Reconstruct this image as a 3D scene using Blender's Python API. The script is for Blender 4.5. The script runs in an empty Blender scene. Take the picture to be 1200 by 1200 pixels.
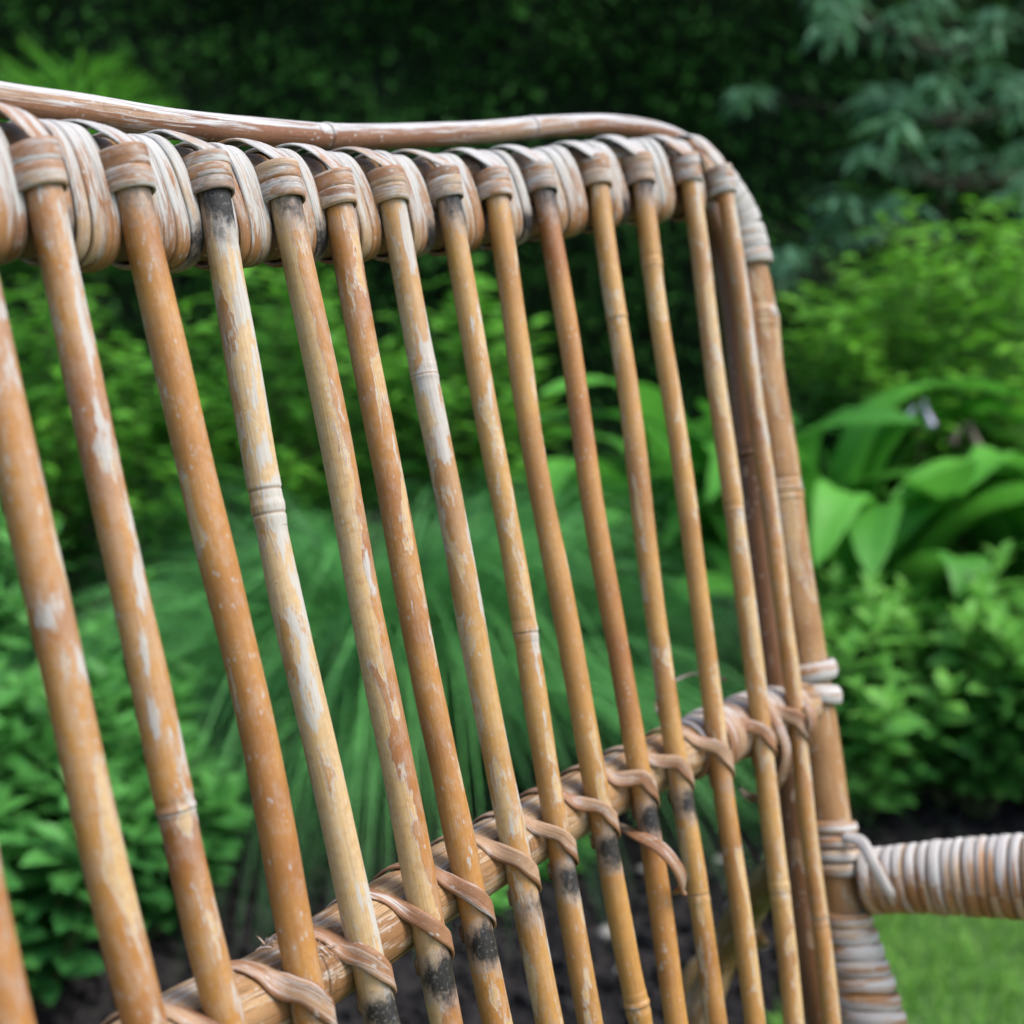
import bpy, math, random
import numpy as np
from mathutils import Vector, Matrix

R = math.radians
rng = np.random.RandomState(7)
random.seed(7)
scene = bpy.context.scene
C = scene.collection

# ------------------------------------------------------------------ camera, sky, sun, exposure
CAM = Vector((-0.4772, -0.3742, 0.9414))
cd = bpy.data.cameras.new('camera'); cam = bpy.data.objects.new('camera', cd); C.objects.link(cam)
yaw, pit = R(29.906), R(8.536)
fwd = Vector((math.cos(yaw)*math.cos(pit), math.sin(yaw)*math.cos(pit), -math.sin(pit)))
cam.location = CAM
cam.rotation_euler = fwd.to_track_quat('-Z', 'Y').to_euler()
cd.sensor_width = 36; cd.lens = 1599.3/1200*36
cd.clip_start = 0.02; cd.clip_end = 400
cd.dof.use_dof = True; cd.dof.focus_distance = 0.555; cd.dof.aperture_fstop = 7.4
scene.camera = cam

w = bpy.data.worlds.new('World'); scene.world = w; w.use_nodes = True
nt = w.node_tree; bg = nt.nodes['Background']
SUN_EL, SUN_AZ = R(56), R(-76)          # azimuth measured from +X towards +Y
sky = nt.nodes.new('ShaderNodeTexSky'); sky.sky_type = 'NISHITA'; sky.sun_disc = False
sky.sun_elevation = SUN_EL; sky.sun_rotation = math.pi/2 - SUN_AZ
sky.air_density = 1.0; sky.dust_density = 3.0; sky.ozone_density = 1.0
nt.links.new(sky.outputs[0], bg.inputs['Color']); bg.inputs['Strength'].default_value = 0.115
sl = bpy.data.lights.new('sun', 'SUN'); sun = bpy.data.objects.new('sun', sl); C.objects.link(sun)
sl.energy = 1.5; sl.angle = R(30); sl.color = (1.0, 0.985, 0.96)
sd = Vector((math.cos(SUN_EL)*math.cos(SUN_AZ), math.cos(SUN_EL)*math.sin(SUN_AZ), math.sin(SUN_EL)))
sun.rotation_euler = sd.to_track_quat('Z', 'Y').to_euler(); sun.location = (0, 0, 6)
vs = scene.view_settings
vs.view_transform = 'Standard'; vs.look = 'None'; vs.gamma = 1.0; vs.use_curve_mapping = False
vs.exposure = 1.28
scene.cycles.use_adaptive_sampling = True; scene.cycles.adaptive_threshold = 0.025
scene.cycles.max_bounces = 4; scene.cycles.diffuse_bounces = 2; scene.cycles.glossy_bounces = 2
scene.cycles.transmission_bounces = 3; scene.cycles.transparent_max_bounces = 4

# ------------------------------------------------------------------ helpers
def tag(o, label=None, cat=None, group=None, kind=None):
    if label: o['label'] = label
    if cat: o['category'] = cat
    if group: o['group'] = group
    if kind: o['kind'] = kind
    return o
def empty(name, loc=(0, 0, 0)):
    o = bpy.data.objects.new(name, None); C.objects.link(o); o.location = loc; o.empty_display_size = .05
    return o
def mesh_np(name, V, F, attrs=None, smooth=True):
    V = np.asarray(V, dtype=np.float32); me = bpy.data.meshes.new(name)
    F = np.asarray(F, dtype=np.int32); n, k = F.shape
    me.vertices.add(len(V)); me.vertices.foreach_set('co', V.ravel())
    me.loops.add(n*k); me.loops.foreach_set('vertex_index', F.ravel())
    me.polygons.add(n); me.polygons.foreach_set('loop_start', np.arange(0, n*k, k, dtype=np.int32))
    me.polygons.foreach_set('loop_total', np.full(n, k, dtype=np.int32))
    me.polygons.foreach_set('use_smooth', np.full(n, smooth))
    me.update(calc_edges=True); me.validate()
    for a, d in (attrs or {}).items():
        d = np.asarray(d, dtype=np.float32)
        if d.ndim == 2:
            at = me.attributes.new(a, 'FLOAT_VECTOR', 'POINT'); at.data.foreach_set('vector', d.ravel())
        else:
            at = me.attributes.new(a, 'FLOAT', 'POINT'); at.data.foreach_set('value', d)
    return me
def obj(name, me, mat, parent=None):
    o = bpy.data.objects.new(name, me); C.objects.link(o)
    if mat and not me.materials: me.materials.append(mat)
    if parent:
        o.parent = parent
        p = parent
        off = Vector((0, 0, 0))
        while p: off += p.location; p = p.parent
        o.location = -off
    return o
def catmull(pts, step):
    P = np.asarray(pts, float); n = len(P)
    Q = np.vstack([2*P[0]-P[1], P, 2*P[-1]-P[-2]]); out = []
    for i in range(1, n):
        a, b, c, d = Q[i-1], Q[i], Q[i+1], Q[i+2]
        m = max(2, int(np.linalg.norm(c[:3]-b[:3])/step))
        for t in np.arange(m)/m:
            out.append(.5*((2*b)+(-a+c)*t+(2*a-5*b+4*c-d)*t*t+(-a+3*b-3*c+d)*t**3))
    out.append(P[-1]); return np.array(out)
def unit(v): return v/np.maximum(np.linalg.norm(v, axis=-1, keepdims=True), 1e-9)
def tangents(P): return unit(np.gradient(P, axis=0))
def arclen(P): return np.concatenate([[0], np.cumsum(np.linalg.norm(np.diff(P, axis=0), axis=1))])
def smooth_noise(n, cells, seed):
    r = np.random.RandomState(seed); k = r.randn(max(4, cells)+2)
    x = np.linspace(0, len(k)-1.001, n); i = x.astype(int); f = x-i; f = f*f*(3-2*f)
    return k[i]*(1-f)+k[np.minimum(i+1, len(k)-1)]*f
REF = np.array([0.35, -0.9, 0.1])
def refine(P, nodes):
    s = arclen(P); x = np.unique(np.round(np.concatenate([s]+[np.clip(np.arange(q-.008, q+.008, .0003), 0, s[-1]) for q in nodes]), 5))
    return np.stack([np.interp(x, s, P[:, k]) for k in range(3)], 1), np.interp(x, s, np.arange(len(s)))
def tube(path, rad, nseg=18, seed=0, wob=0.03, ref=REF, nodes=(), stain=None, bleach=None, peel=0.3, dome=True):
    """round cane swept along path; rad float or array; nodes = arc lengths of growth rings"""
    P = np.asarray(path, float)
    if len(nodes):
        P, ix = refine(P, nodes)
        if np.ndim(rad): rad = np.interp(ix, np.arange(len(rad)), rad)
    n = len(P); T = tangents(P); s = arclen(P)
    A = ref-T*(T@ref)[:, None]; A = unit(A); B = np.cross(T, A)
    r = np.broadcast_to(np.asarray(rad, float), (n,)).copy()
    r *= 1+wob*smooth_noise(n, int(s[-1]/.03)+3, seed)
    node = np.zeros(n); nb = np.zeros(n)
    for q in nodes:
        d = s-q; r *= 1+.03*np.exp(-(d/.0035)**2)-.05*np.exp(-(d/.0006)**2)+.02*np.tanh(d/.0008)*np.exp(-(d/.02)**2); node = np.maximum(node, np.exp(-(d/.0005)**2)); nb += np.exp(-(np.where(d > 0, d/.003, d/.008))**2)
    th = np.arange(nseg)/nseg*2*math.pi
    ca, sa = np.cos(th), np.sin(th)
    V = P[:, None]+r[:, None, None]*(A[:, None]*ca[None, :, None]+B[:, None]*sa[None, :, None])
    off = np.random.RandomState(seed+99).rand(3)*7
    rr = r[:, None]
    cane = np.stack([rr*ca, rr*sa, np.broadcast_to(s[:, None], (n, nseg))], -1)+off
    i = np.arange(n-1)[:, None]*nseg; j = np.arange(nseg)[None]; j2 = (j+1) % nseg
    F = np.stack([i+j, i+j2, i+nseg+j2, i+nseg+j], -1).reshape(-1, 4)
    V = V.reshape(-1, 3); cane = cane.reshape(-1, 3)
    bl = np.zeros((n, nseg)) if bleach is None else bleach(s[:, None], A[:, None]*ca[None, :, None]+B[:, None]*sa[None, :, None])
    st = np.zeros(n) if stain is None else stain(s, P, A[:, None]*ca[None, :, None]+B[:, None]*sa[None, :, None])
    st = np.broadcast_to(st[:, None], (n, nseg)) if st.ndim == 1 else st
    at = dict(cane=cane, bleach=(np.broadcast_to(bl, (n, nseg))+.28*nb[:, None]).reshape(-1), stain=st.reshape(-1),
              node=np.repeat(node, nseg), peel=(np.full(n*nseg, peel) if not callable(peel) else peel(A[:, None]*ca[None, :, None]+B[:, None]*sa[None, :, None]).reshape(-1)))
    if dome:
        m = len(V); V = np.vstack([V, P[0]-T[0]*r[0]*.3, P[-1]+T[-1]*r[-1]*.3])
        for k in at:
            ex = np.vstack([at[k][:1], at[k][-1:]]) if at[k].ndim == 2 else np.array([at[k][0], at[k][-1]])
            at[k] = np.concatenate([at[k], ex])
        jj = np.arange(nseg); e = (n-1)*nseg
        F = np.vstack([F, np.stack([np.full(nseg, m), (jj+1) % nseg, jj, jj], -1), np.stack([np.full(nseg, m+1), e+jj, e+(jj+1) % nseg, e+(jj+1) % nseg], -1)])
        # degenerate quads become triangles in validate()
    return mesh_np('cane', V, F, at)
PROF = [(-.5, 0), (-.47, .6), (-.3, .95), (0, 1.1), (.3, .95), (.47, .6), (.5, 0), (.25, -.25), (-.25, -.25)]
FLAT = [(-.5, 0), (-.485, .75), (-.3, .97), (0, 1.03), (.3, .97), (.485, .75), (.5, 0), (.25, -.25), (-.25, -.25)]
ROUND = [(-.5, 0), (-.42, .45), (-.22, .82), (0, .95), (.22, .82), (.42, .45), (.5, 0), (.25, -.3), (-.25, -.3)]
def ribbon(path, normal, width, thick, closed=False, prof=PROF, seed=0, bleach=0.0, upb=0.8, peel=.3, jit=.05, stain=0.0):
    """flat split cane: swept strip with a crowned outer face"""
    P = np.asarray(path, float); n = len(P)
    T = unit(np.roll(P, -1, 0)-np.roll(P, 1, 0)) if closed else tangents(P)
    N = np.asarray(normal, float); N = unit(N-T*np.sum(N*T, 1)[:, None]); B = np.cross(T, N)
    s = arclen(P); k = len(PROF)
    wd = np.broadcast_to(np.asarray(width, float), (n,))*(1+(0 if closed else jit)*smooth_noise(n, int(s[-1]/.02)+3, seed))
    pr = np.array(prof)
    V = P[:, None]+B[:, None]*(wd[:, None]*pr[None, :, 0])[..., None]+N[:, None]*(thick*pr[None, :, 1])[..., None]
    off = np.random.RandomState(seed+31).rand(3)*7
    cane = np.stack([wd[:, None]*pr[None, :, 0], np.broadcast_to(thick*pr[None, :, 1], (n, k)), np.broadcast_to(s[:, None], (n, k))], -1)+off
    m = n if closed else n-1
    i = np.arange(m)[:, None]; j = np.arange(k)[None]
    F = np.stack([i*k+j, i*k+(j+1) % k, ((i+1) % n)*k+(j+1) % k, ((i+1) % n)*k+j], -1).reshape(-1, 4)[:, ::-1]
    bl = np.repeat(bleach+upb*np.clip(N[:, 2], -.4, 1), k)
    at = dict(cane=cane.reshape(-1, 3), bleach=bl, stain=np.broadcast_to(stain, (n,)).repeat(k) if np.ndim(stain) else np.full(n*k, stain),
              node=np.zeros(n*k), peel=np.full(n*k, peel))
    V = V.reshape(-1, 3)
    if not closed:
        e = (n-1)*k
        F = np.vstack([F, [[0, 1, 2, 3], [0, 3, 7, 8], [3, 4, 6, 7], [4, 5, 6, 6], [e+3, e+2, e+1, e], [e+8, e+7, e+3, e], [e+7, e+6, e+4, e+3], [e+6, e+6, e+5, e+4]]])
    return mesh_np('strip', V, F, at)

# ------------------------------------------------------------------ materials
class G:
    def __init__(s, name):
        s.m = bpy.data.materials.new(name); s.m.use_nodes = True; s.t = s.m.node_tree; s.b = s.t.nodes['Principled BSDF']
    def n(s, ty, **kw):
        x = s.t.nodes.new(ty)
        for k, v in kw.items(): setattr(x, k, v)
        return x
    def put(s, sock, v):
        if hasattr(v, 'is_output'): s.t.links.new(v, sock)
        elif isinstance(v, tuple) and len(v) == 3 and sock.type == 'RGBA': sock.default_value = (*v, 1)
        else: sock.default_value = v
    def math(s, op, a, b=0.0, c=None, clamp=False):
        x = s.n('ShaderNodeMath', operation=op, use_clamp=clamp); s.put(x.inputs[0], a); s.put(x.inputs[1], b)
        if c is not None: s.put(x.inputs[2], c)
        return x.outputs[0]
    def attr(s, nm, out='Fac'): return s.n('ShaderNodeAttribute', attribute_name=nm).outputs[out]
    def vmul(s, v, k):
        x = s.n('ShaderNodeVectorMath', operation='MULTIPLY'); s.put(x.inputs[0], v); x.inputs[1].default_value = k; return x.outputs[0]
    def noise(s, v, scale, detail=4, rough=.55, dist=0.0):
        x = s.n('ShaderNodeTexNoise'); s.put(x.inputs['Vector'], v); x.inputs['Scale'].default_value = scale
        x.inputs['Detail'].default_value = detail; x.inputs['Roughness'].default_value = rough; x.inputs['Distortion'].default_value = dist
        return x.outputs[0]
    def voro(s, v, scale, feature='F1'):
        x = s.n('ShaderNodeTexVoronoi', feature=feature); s.put(x.inputs['Vector'], v); x.inputs['Scale'].default_value = scale
        return x.outputs['Distance']
    def mix(s, f, a, b):
        x = s.n('ShaderNodeMix', data_type='RGBA'); s.put(x.inputs[0], f); s.put(x.inputs[6], a); s.put(x.inputs[7], b); return x.outputs[2]
    def thr(s, v, lo, hi):
        x = s.n('ShaderNodeMapRange', interpolation_type='SMOOTHSTEP'); s.put(x.inputs[0], v)
        x.inputs[1].default_value = lo; x.inputs[2].default_value = hi; return x.outputs[0]
def cane_material(name, A, B, D, pale, white, fib=.25, rough=.36, stretch=.3, wscale=150, woff=.0, poff=0.0, crack=0.0, spec=.45, fleck=.7, ncol=(.055, .035, .022), film=0.0, wsoft=(-.03, .09), wmax=1.0):
    g = G(name); v = g.attr('cane', 'Vector'); bl = g.attr('bleach'); st = g.math('MULTIPLY', g.attr('stain'), 2.5); nd = g.attr('node'); pe = g.attr('peel')
    vs = g.vmul(v, (1, 1, stretch)); vf = g.vmul(v, (1, 1, .02))
    tone = g.noise(g.vmul(v, (1, 1, .35)), 45, 3)
    base = g.mix(g.thr(tone, .36, .62), A, B)
    tone2 = g.noise(v, 16, 2); base = g.mix(g.thr(tone2, .42, .7), base, D)
    fibre = g.noise(vf, 1500, 3, .6)
    # varnish lifting off in patches with crisp edges
    n1 = g.noise(vs, 105, 5, .58, .25)
    pv = g.math('ADD', n1, g.math('MULTIPLY_ADD', pe, .42, -.66+poff))
    pm = g.thr(pv, -.008, .012)
    edge = g.thr(g.math('ABSOLUTE', pv), .022, .006)
    col = g.mix(pm, base, pale)
    mott = g.noise(v, 330, 4, .6)
    col = g.mix(g.math('MULTIPLY', g.thr(mott, .45, .70), .35), col, D)
    col = g.mix(g.math('MULTIPLY', g.thr(g.noise(v, 900, 2, .6), .60, .72), .22), col, white)
    # bleached, chalky areas
    n2 = g.noise(g.vmul(v, (1, 1, stretch*.8)), wscale, 6, .62, .2)
    wv = g.math('ADD', n2, g.math('MULTIPLY_ADD', bl, .42, -.70+woff))
    wm = g.math('MULTIPLY', g.thr(wv, *wsoft), g.math('MULTIPLY_ADD', fibre, .5, .62, clamp=True), clamp=True)
    wm = g.math('MULTIPLY', wm, wmax)
    if film:
        n3 = g.noise(g.vmul(v, (1, 1, .55)), 260, 5, .68, .4)
        fm = g.math('MULTIPLY', g.thr(g.math('ADD', n3, g.math('MULTIPLY_ADD', bl, .30, -.62)), -.09, .13), film)
        col = g.mix(fm, col, white)
        ring = g.noise(g.vmul(v, (.12, .12, 1)), 520, 3, .6)
        col = g.mix(g.math('MULTIPLY', g.thr(ring, .60, .75), .22), col, D)
    col = g.mix(wm, col, white)
    col = g.mix(g.math('MULTIPLY', edge, .45), col, white)
    # chips and flecks
    fl = g.math('MULTIPLY', g.thr(g.voro(g.vmul(v, (1, 1, .6)), 300), .24, .12), g.thr(g.noise(v, 75, 2), .47, .56))
    col = g.mix(g.math('MULTIPLY', fl, fleck), col, white)
    pit = g.math('MULTIPLY', g.thr(g.voro(g.vmul(v, (1, 1, .8)), 310), .13, .06), g.thr(g.noise(v, 40, 2), .55, .65))
    col = g.mix(g.math('MULTIPLY', pit, .7), col, (.05, .028, .015))
    # fibres
    dk = g.math('MULTIPLY', g.thr(fibre, .52, .3), fib)
    col = g.mix(dk, col, (.09, .045, .02))
    if crack:
        cr = g.thr(g.noise(g.vmul(v, (1, 1, .012)), 420, 2, .5), .34, .31)
        col = g.mix(g.math('MULTIPLY', cr, crack), col, (.03, .022, .016))
    # growth ring
    col = g.mix(g.math('MULTIPLY', nd, .7), col, ncol)
    # black mould
    sm = g.thr(g.math('ADD', g.math('MULTIPLY', st, 1.0), g.math('MULTIPLY_ADD', g.noise(g.vmul(v, (1, 1, .6)), 230, 6, .75), 2.4, -1.2)), .35, 1.3)
    halo = g.thr(g.math('ADD', g.math('MULTIPLY', st, 1.0), g.math('MULTIPLY_ADD', g.noise(v, 300, 5, .65), 1.4, -.7)), .15, .6)
    col = g.mix(g.math('MULTIPLY', halo, .5), col, (.27, .25, .235))
    col = g.mix(g.math('MULTIPLY', sm, .97), col, g.mix(g.thr(g.noise(v, 700, 3, .7), .52, .72), (.006, .006, .007), (.10, .098, .10)))
    g.put(g.b.inputs['Base Color'], col)
    rg = g.math('ADD', g.math('MULTIPLY_ADD', pm, .16, rough), g.math('MULTIPLY_ADD', wm, .25, g.math('MULTIPLY', mott, .12)))
    g.put(g.b.inputs['Roughness'], rg); g.b.inputs['Specular IOR Level'].default_value = spec
    h = g.math('ADD', g.math('MULTIPLY_ADD', pm, -.35, g.math('MULTIPLY', fibre, .5)), g.math('MULTIPLY_ADD', wm, .25, g.math('MULTIPLY', mott, .3)))
    bp = g.n('ShaderNodeBump'); bp.inputs['Strength'].default_value = .45; bp.inputs['Distance'].default_value = .0006
    g.put(bp.inputs['Height'], h); g.put(g.b.inputs['Normal'], bp.outputs[0])
    return g.m
WH = (.41, .41, .395)
M_SLAT = cane_material('cane_varnished', (.41, .203, .051), (.365, .163, .037), (.265, .100, .024), (.46, .295, .125), WH, fleck=.45, ncol=(.34, .32, .30), film=.20, woff=-.09, wsoft=(-.01, .05), wmax=.9, rough=.33)
M_SLATG = cane_material('cane_golden', (.44, .245, .066), (.395, .198, .050), (.295, .130, .031), (.475, .315, .14), WH, fleck=.35, ncol=(.24, .15, .085), film=.15, woff=-.09, wsoft=(-.01, .05), wmax=.9, rough=.33)
M_FRAME = cane_material('cane_frame', (.37, .21, .085), (.32, .165, .06), (.24, .11, .036), (.40, .26, .125), WH, fib=.5, crack=.7, rough=.45)
M_RIM = cane_material('cane_rim', (.24, .115, .055), (.20, .085, .040), (.15, .06, .028), (.30, .19, .12), (.44, .445, .45), fib=.75, rough=.5, stretch=.06, wscale=420, woff=.04)
M_RAIL = cane_material('cane_raw', (.35, .205, .095), (.29, .16, .07), (.22, .11, .045), (.38, .25, .135), (.42, .38, .33), fib=.8, crack=.9, rough=.6, stretch=.12, spec=.25)
M_WRAP = cane_material('split_cane_weathered', (.33, .165, .065), (.27, .12, .045), (.20, .085, .032), (.36, .24, .14), (.40, .405, .40), fib=.65, rough=.5, stretch=.2, wscale=300, woff=.045, film=.35)
M_TIE = cane_material('split_cane_tie', (.29, .145, .070), (.24, .112, .052), (.18, .08, .036), (.33, .205, .12), (.42, .40, .38), fib=.55, rough=.5, stretch=.1, wscale=300, woff=-.05)
M_COIL = cane_material('split_cane_arm', (.36, .19, .075), (.31, .15, .055), (.24, .11, .04), (.42, .30, .19), (.455, .455, .45), fib=.5, rough=.48, stretch=.1, wscale=240, woff=.06)
M_INNER = cane_material('cane_dark_brown', (.17, .070, .022), (.13, .052, .016), (.09, .036, .012), (.24, .135, .06), (.36, .33, .30), fib=.5, rough=.42, poff=-.06, woff=-.06)  # darker brown than the outer frame cane
M_DARK = cane_material('cane_olive', (.17, .098, .022), (.135, .074, .016), (.10, .055, .013), (.22, .145, .06), (.32, .29, .25), fib=.4, rough=.5)

def leaf_material(name, dark, light, rough=.5, spec=.2, trans=.35, tcol=None):
    g = G(name); t = g.attr('tint')
    no = g.noise(g.n('ShaderNodeTexCoord').outputs['Object'], 35, 3)
    f = g.math('MULTIPLY_ADD', no, .5, g.math('SUBTRACT', t, .25), clamp=True)
    col = g.mix(f, dark, light); g.put(g.b.inputs['Base Color'], col)
    g.b.inputs['Roughness'].default_value = rough; g.b.inputs['Specular IOR Level'].default_value = spec
    tr = g.n('ShaderNodeBsdfTranslucent'); g.put(tr.inputs[0], g.mix(.5, col, tcol or light))
    ms = g.n('ShaderNodeMixShader'); ms.inputs[0].default_value = trans
    g.t.links.new(g.b.outputs[0], ms.inputs[1]); g.t.links.new(tr.outputs[0], ms.inputs[2])
    g.t.links.new(ms.outputs[0], g.t.nodes['Material Output'].inputs[0])
    return g.m
L_HEDGE = leaf_material('hedge_leaf', (.014, .058, .010), (.034, .125, .018), spec=.12, trans=.15)
L_GRASS = leaf_material('grass_blade', (.018, .095, .022), (.135, .420, .110), spec=.25)
L_SEDUM = leaf_material('sedum_leaf', (.042, .200, .038), (.190, .470, .080), spec=.3)
L_SEDUM2 = leaf_material('sedum_leaf_shaded', (.026, .135, .032), (.105, .330, .068), spec=.3)  # weaker light on the left-hand sedums put into a darker leaf colour
L_SHRUB = leaf_material('shrub_leaf', (.024, .125, .034), (.165, .430, .040), spec=.2)
L_BRIGHT = leaf_material('bright_leaf', (.040, .180, .024), (.150, .430, .040), spec=.2)
L_TIER = leaf_material('tier_leaf', (.042, .140, .070), (.140, .320, .165), spec=.3)
L_HOSTA = leaf_material('hosta_leaf', (.034, .170, .020), (.110, .380, .045), spec=.3)
L_LAWN = leaf_material('lawn_blade', (.060, .190, .020), (.185, .400, .060), spec=.15)
def plain(name, a, b, scale, rough=.8, bump=.0, spec=.3):
    g = G(name); v = g.n('ShaderNodeTexCoord').outputs['Object']; n = g.noise(v, scale, 6, .65)
    g.put(g.b.inputs['Base Color'], g.mix(g.thr(n, .35, .65), a, b)); g.b.inputs['Roughness'].default_value = rough
    g.b.inputs['Specular IOR Level'].default_value = spec
    if bump:
        bp = g.n('ShaderNodeBump'); bp.inputs['Distance'].default_value = bump; g.put(bp.inputs['Height'], n); g.put(g.b.inputs['Normal'], bp.outputs[0])
    return g.m
M_SOIL = plain('soil', (.014, .013, .014), (.034, .031, .030), 30, .95, .02, .08)
M_TURF = plain('turf', (.040, .105, .018), (.080, .170, .030), 40, .9, .01)
M_STEM = plain('stem', (.045, .075, .025), (.09, .10, .04), 20, .7)
M_BARK = plain('bark', (.035, .028, .02), (.07, .055, .04), 30, .9)
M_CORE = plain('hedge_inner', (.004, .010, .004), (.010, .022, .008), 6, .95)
M_STONE = plain('stone', (.20, .185, .165), (.34, .31, .28), 30, .8, .004)
M_LILAC = plain('lilac_petal', (.52, .45, .66), (.66, .60, .78), 60, .5)
M_FADED = plain('faded_petal', (.22, .15, .13), (.30, .21, .19), 60, .7)

# ------------------------------------------------------------------ ground: bed and lawn
def bed_edge(x):                       # lawn lies on the chair's side (smaller y) of this line
    return .17 - .9*max(0, x-1.55)**1.25
def sheet(name, xs, yf0, yf1, z, ny, mat, amp=0.0, seed=1):
    r = np.random.RandomState(seed); V = []; nx = len(xs)
    for x in xs:
        for j in range(ny):
            y = yf0(x)+(yf1(x)-yf0(x))*j/(ny-1)
            V.append((x, y, z+amp*(math.sin(3.1*x+1.7*y)+math.sin(5.3*y-2.2*x))*.5))
    F = [(i*ny+j, (i+1)*ny+j, (i+1)*ny+j+1, i*ny+j+1) for i in range(nx-1) for j in range(ny-1)]
    o = obj(name, mesh_np(name, V, F), mat); tag(o, kind='structure'); return o
ground = sheet('ground', np.linspace(-60, 70, 27), lambda x: -60, lambda x: 70, -.03, 27, M_TURF)
bx = np.concatenate([[-6, -3, -1], np.linspace(-.5, 3.2, 60), [4, 6, 8]])
bed = sheet('garden_bed', bx, lambda x: bed_edge(x)-.03, lambda x: 5.5+.0*x, -.004, 60, M_SOIL, .006)
lawn = sheet('lawn', bx, lambda x: -9-2*max(0, x), lambda x: bed_edge(x), .012, 40, M_TURF, .004)

def leaf_np(P, D, N, L, W, nseg=4, droop=.2, fold=.25, prof=lambda s: np.sin(np.pi*np.clip(s, 0, 1)**.8)**.8, tint=None, twist=0):
    n = len(P); D = unit(D); S = unit(np.cross(D, N)); N = np.cross(S, D)
    L = np.broadcast_to(L, (n,)); W = np.broadcast_to(W, (n,)); droop = np.broadcast_to(droop, (n,))
    s = np.linspace(0, 1, nseg+1); hw = np.maximum(prof(s), .04)[None]*W[:, None]*.5
    c = P[:, None]+D[:, None]*(L[:, None]*s)[..., None]-N[:, None]*((droop*L)[:, None]*s**2)[..., None]
    up = N[:, None]*(hw*fold)[..., None]; sd_ = S[:, None]*hw[..., None]
    V = np.stack([c-sd_+up, c, c+sd_+up], 2).reshape(-1, 3)
    m = (nseg+1)*3
    b = np.arange(n)[:, None, None]*m+np.arange(nseg)[None, :, None]*3+np.arange(2)[None, None]
    F = np.stack([b, b+1, b+4, b+3], -1).reshape(-1, 4)
    t = np.repeat(rng.rand(n) if tint is None else tint, m)
    return V, F, t
def joined(parts):
    Vs, Fs, Ts, o = [], [], [], 0
    for V, F, t in parts: Vs.append(V); Fs.append(F+o); Ts.append(t); o += len(V)
    return np.vstack(Vs), np.vstack(Fs), np.concatenate(Ts)
def blades(base, D, L, W, bend, nseg=6, tint=None, lat=None):
    """grass blades: start along D, bend over under gravity"""
    n = len(base); D = unit(D); s = np.linspace(0, 1, nseg+1)
    hz = D.copy(); hz[:, 2] = 0; hz = unit(hz+1e-6); hz = unit(hz+np.cross(hz, [0, 0, 1.0])*(rng.randn(n)*.5 if lat is None else lat)[:, None])
    c = base[:, None]+D[:, None]*(L[:, None]*s)[..., None]+(hz[:, None]*.30-np.array([0, 0, 1.0]))*((bend*L)[:, None]*s**2.6)[..., None]
    S = unit(np.cross(hz, np.array([0, 0, 1.0]))+rng.randn(n, 3)*.35)
    hw = W[:, None]*.5*np.maximum(.05, (1-s**2.5))[None]
    V = np.stack([c-S[:, None]*hw[..., None], c+S[:, None]*hw[..., None]], 2).reshape(-1, 3)
    m = (nseg+1)*2
    b = np.arange(n)[:, None]*m+np.arange(nseg)[None]*2
    F = np.stack([b, b+1, b+3, b+2], -1).reshape(-1, 4)
    return V, F, np.repeat(rng.rand(n) if tint is None else tint, m)
def mk(name, VFT, mat, parent=None):
    V, F, t = VFT; return obj(name, mesh_np(name, V, F, dict(tint=t)), mat, parent)

# lawn grass near the chair and beyond the arm
n = 30000
gx = rng.uniform(.5, 3.2, n); gy = rng.uniform(-2.2, .2, n)
ok = gy < np.array([bed_edge(x) for x in gx])-.01
gx, gy = gx[ok], gy[ok]; n = len(gx)
D = np.stack([rng.randn(n)*.35, rng.randn(n)*.35, np.ones(n)], 1)
o = mk('lawn_grass', blades(np.stack([gx, gy, np.full(n, .008)], 1), D, rng.uniform(.035, .075, n), rng.uniform(.0025, .0045, n), rng.uniform(.1, .5, n), 3), L_LAWN)
tag(o, 'short bright green lawn grass beside the garden bed', 'grass', kind='stuff')
# crumbs of soil
n = 5200
px = rng.uniform(.55, 2.6, n); py = np.array([bed_edge(x) for x in px])+rng.uniform(0, 1, n)**1.3*1.6
sz = rng.uniform(.004, .014, n)
cube = np.array([[-1, -1, -.6], [1, -.8, -.6], [.9, 1, -.6], [-1, .8, -.6], [-.7, -.6, .7], [.6, -.7, .8], [.7, .6, .6], [-.5, .7, .75]])
V = (np.stack([px, py, sz*.4-.002], 1)[:, None]+cube[None]*sz[:, None, None]*rng.uniform(.6, 1.4, (n, 8, 1))).reshape(-1, 3)
q = np.array([[0, 3, 2, 1], [4, 5, 6, 7], [0, 1, 5, 4], [1, 2, 6, 5], [2, 3, 7, 6], [3, 0, 4, 7]])
F = (q[None]+np.arange(n)[:, None, None]*8).reshape(-1, 4)
o = obj('soil_crumbs', mesh_np('soil_crumbs', V, F, smooth=False), M_SOIL)
tag(o, 'dark crumbly bare soil behind the chair back', 'soil', kind='stuff')
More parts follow.
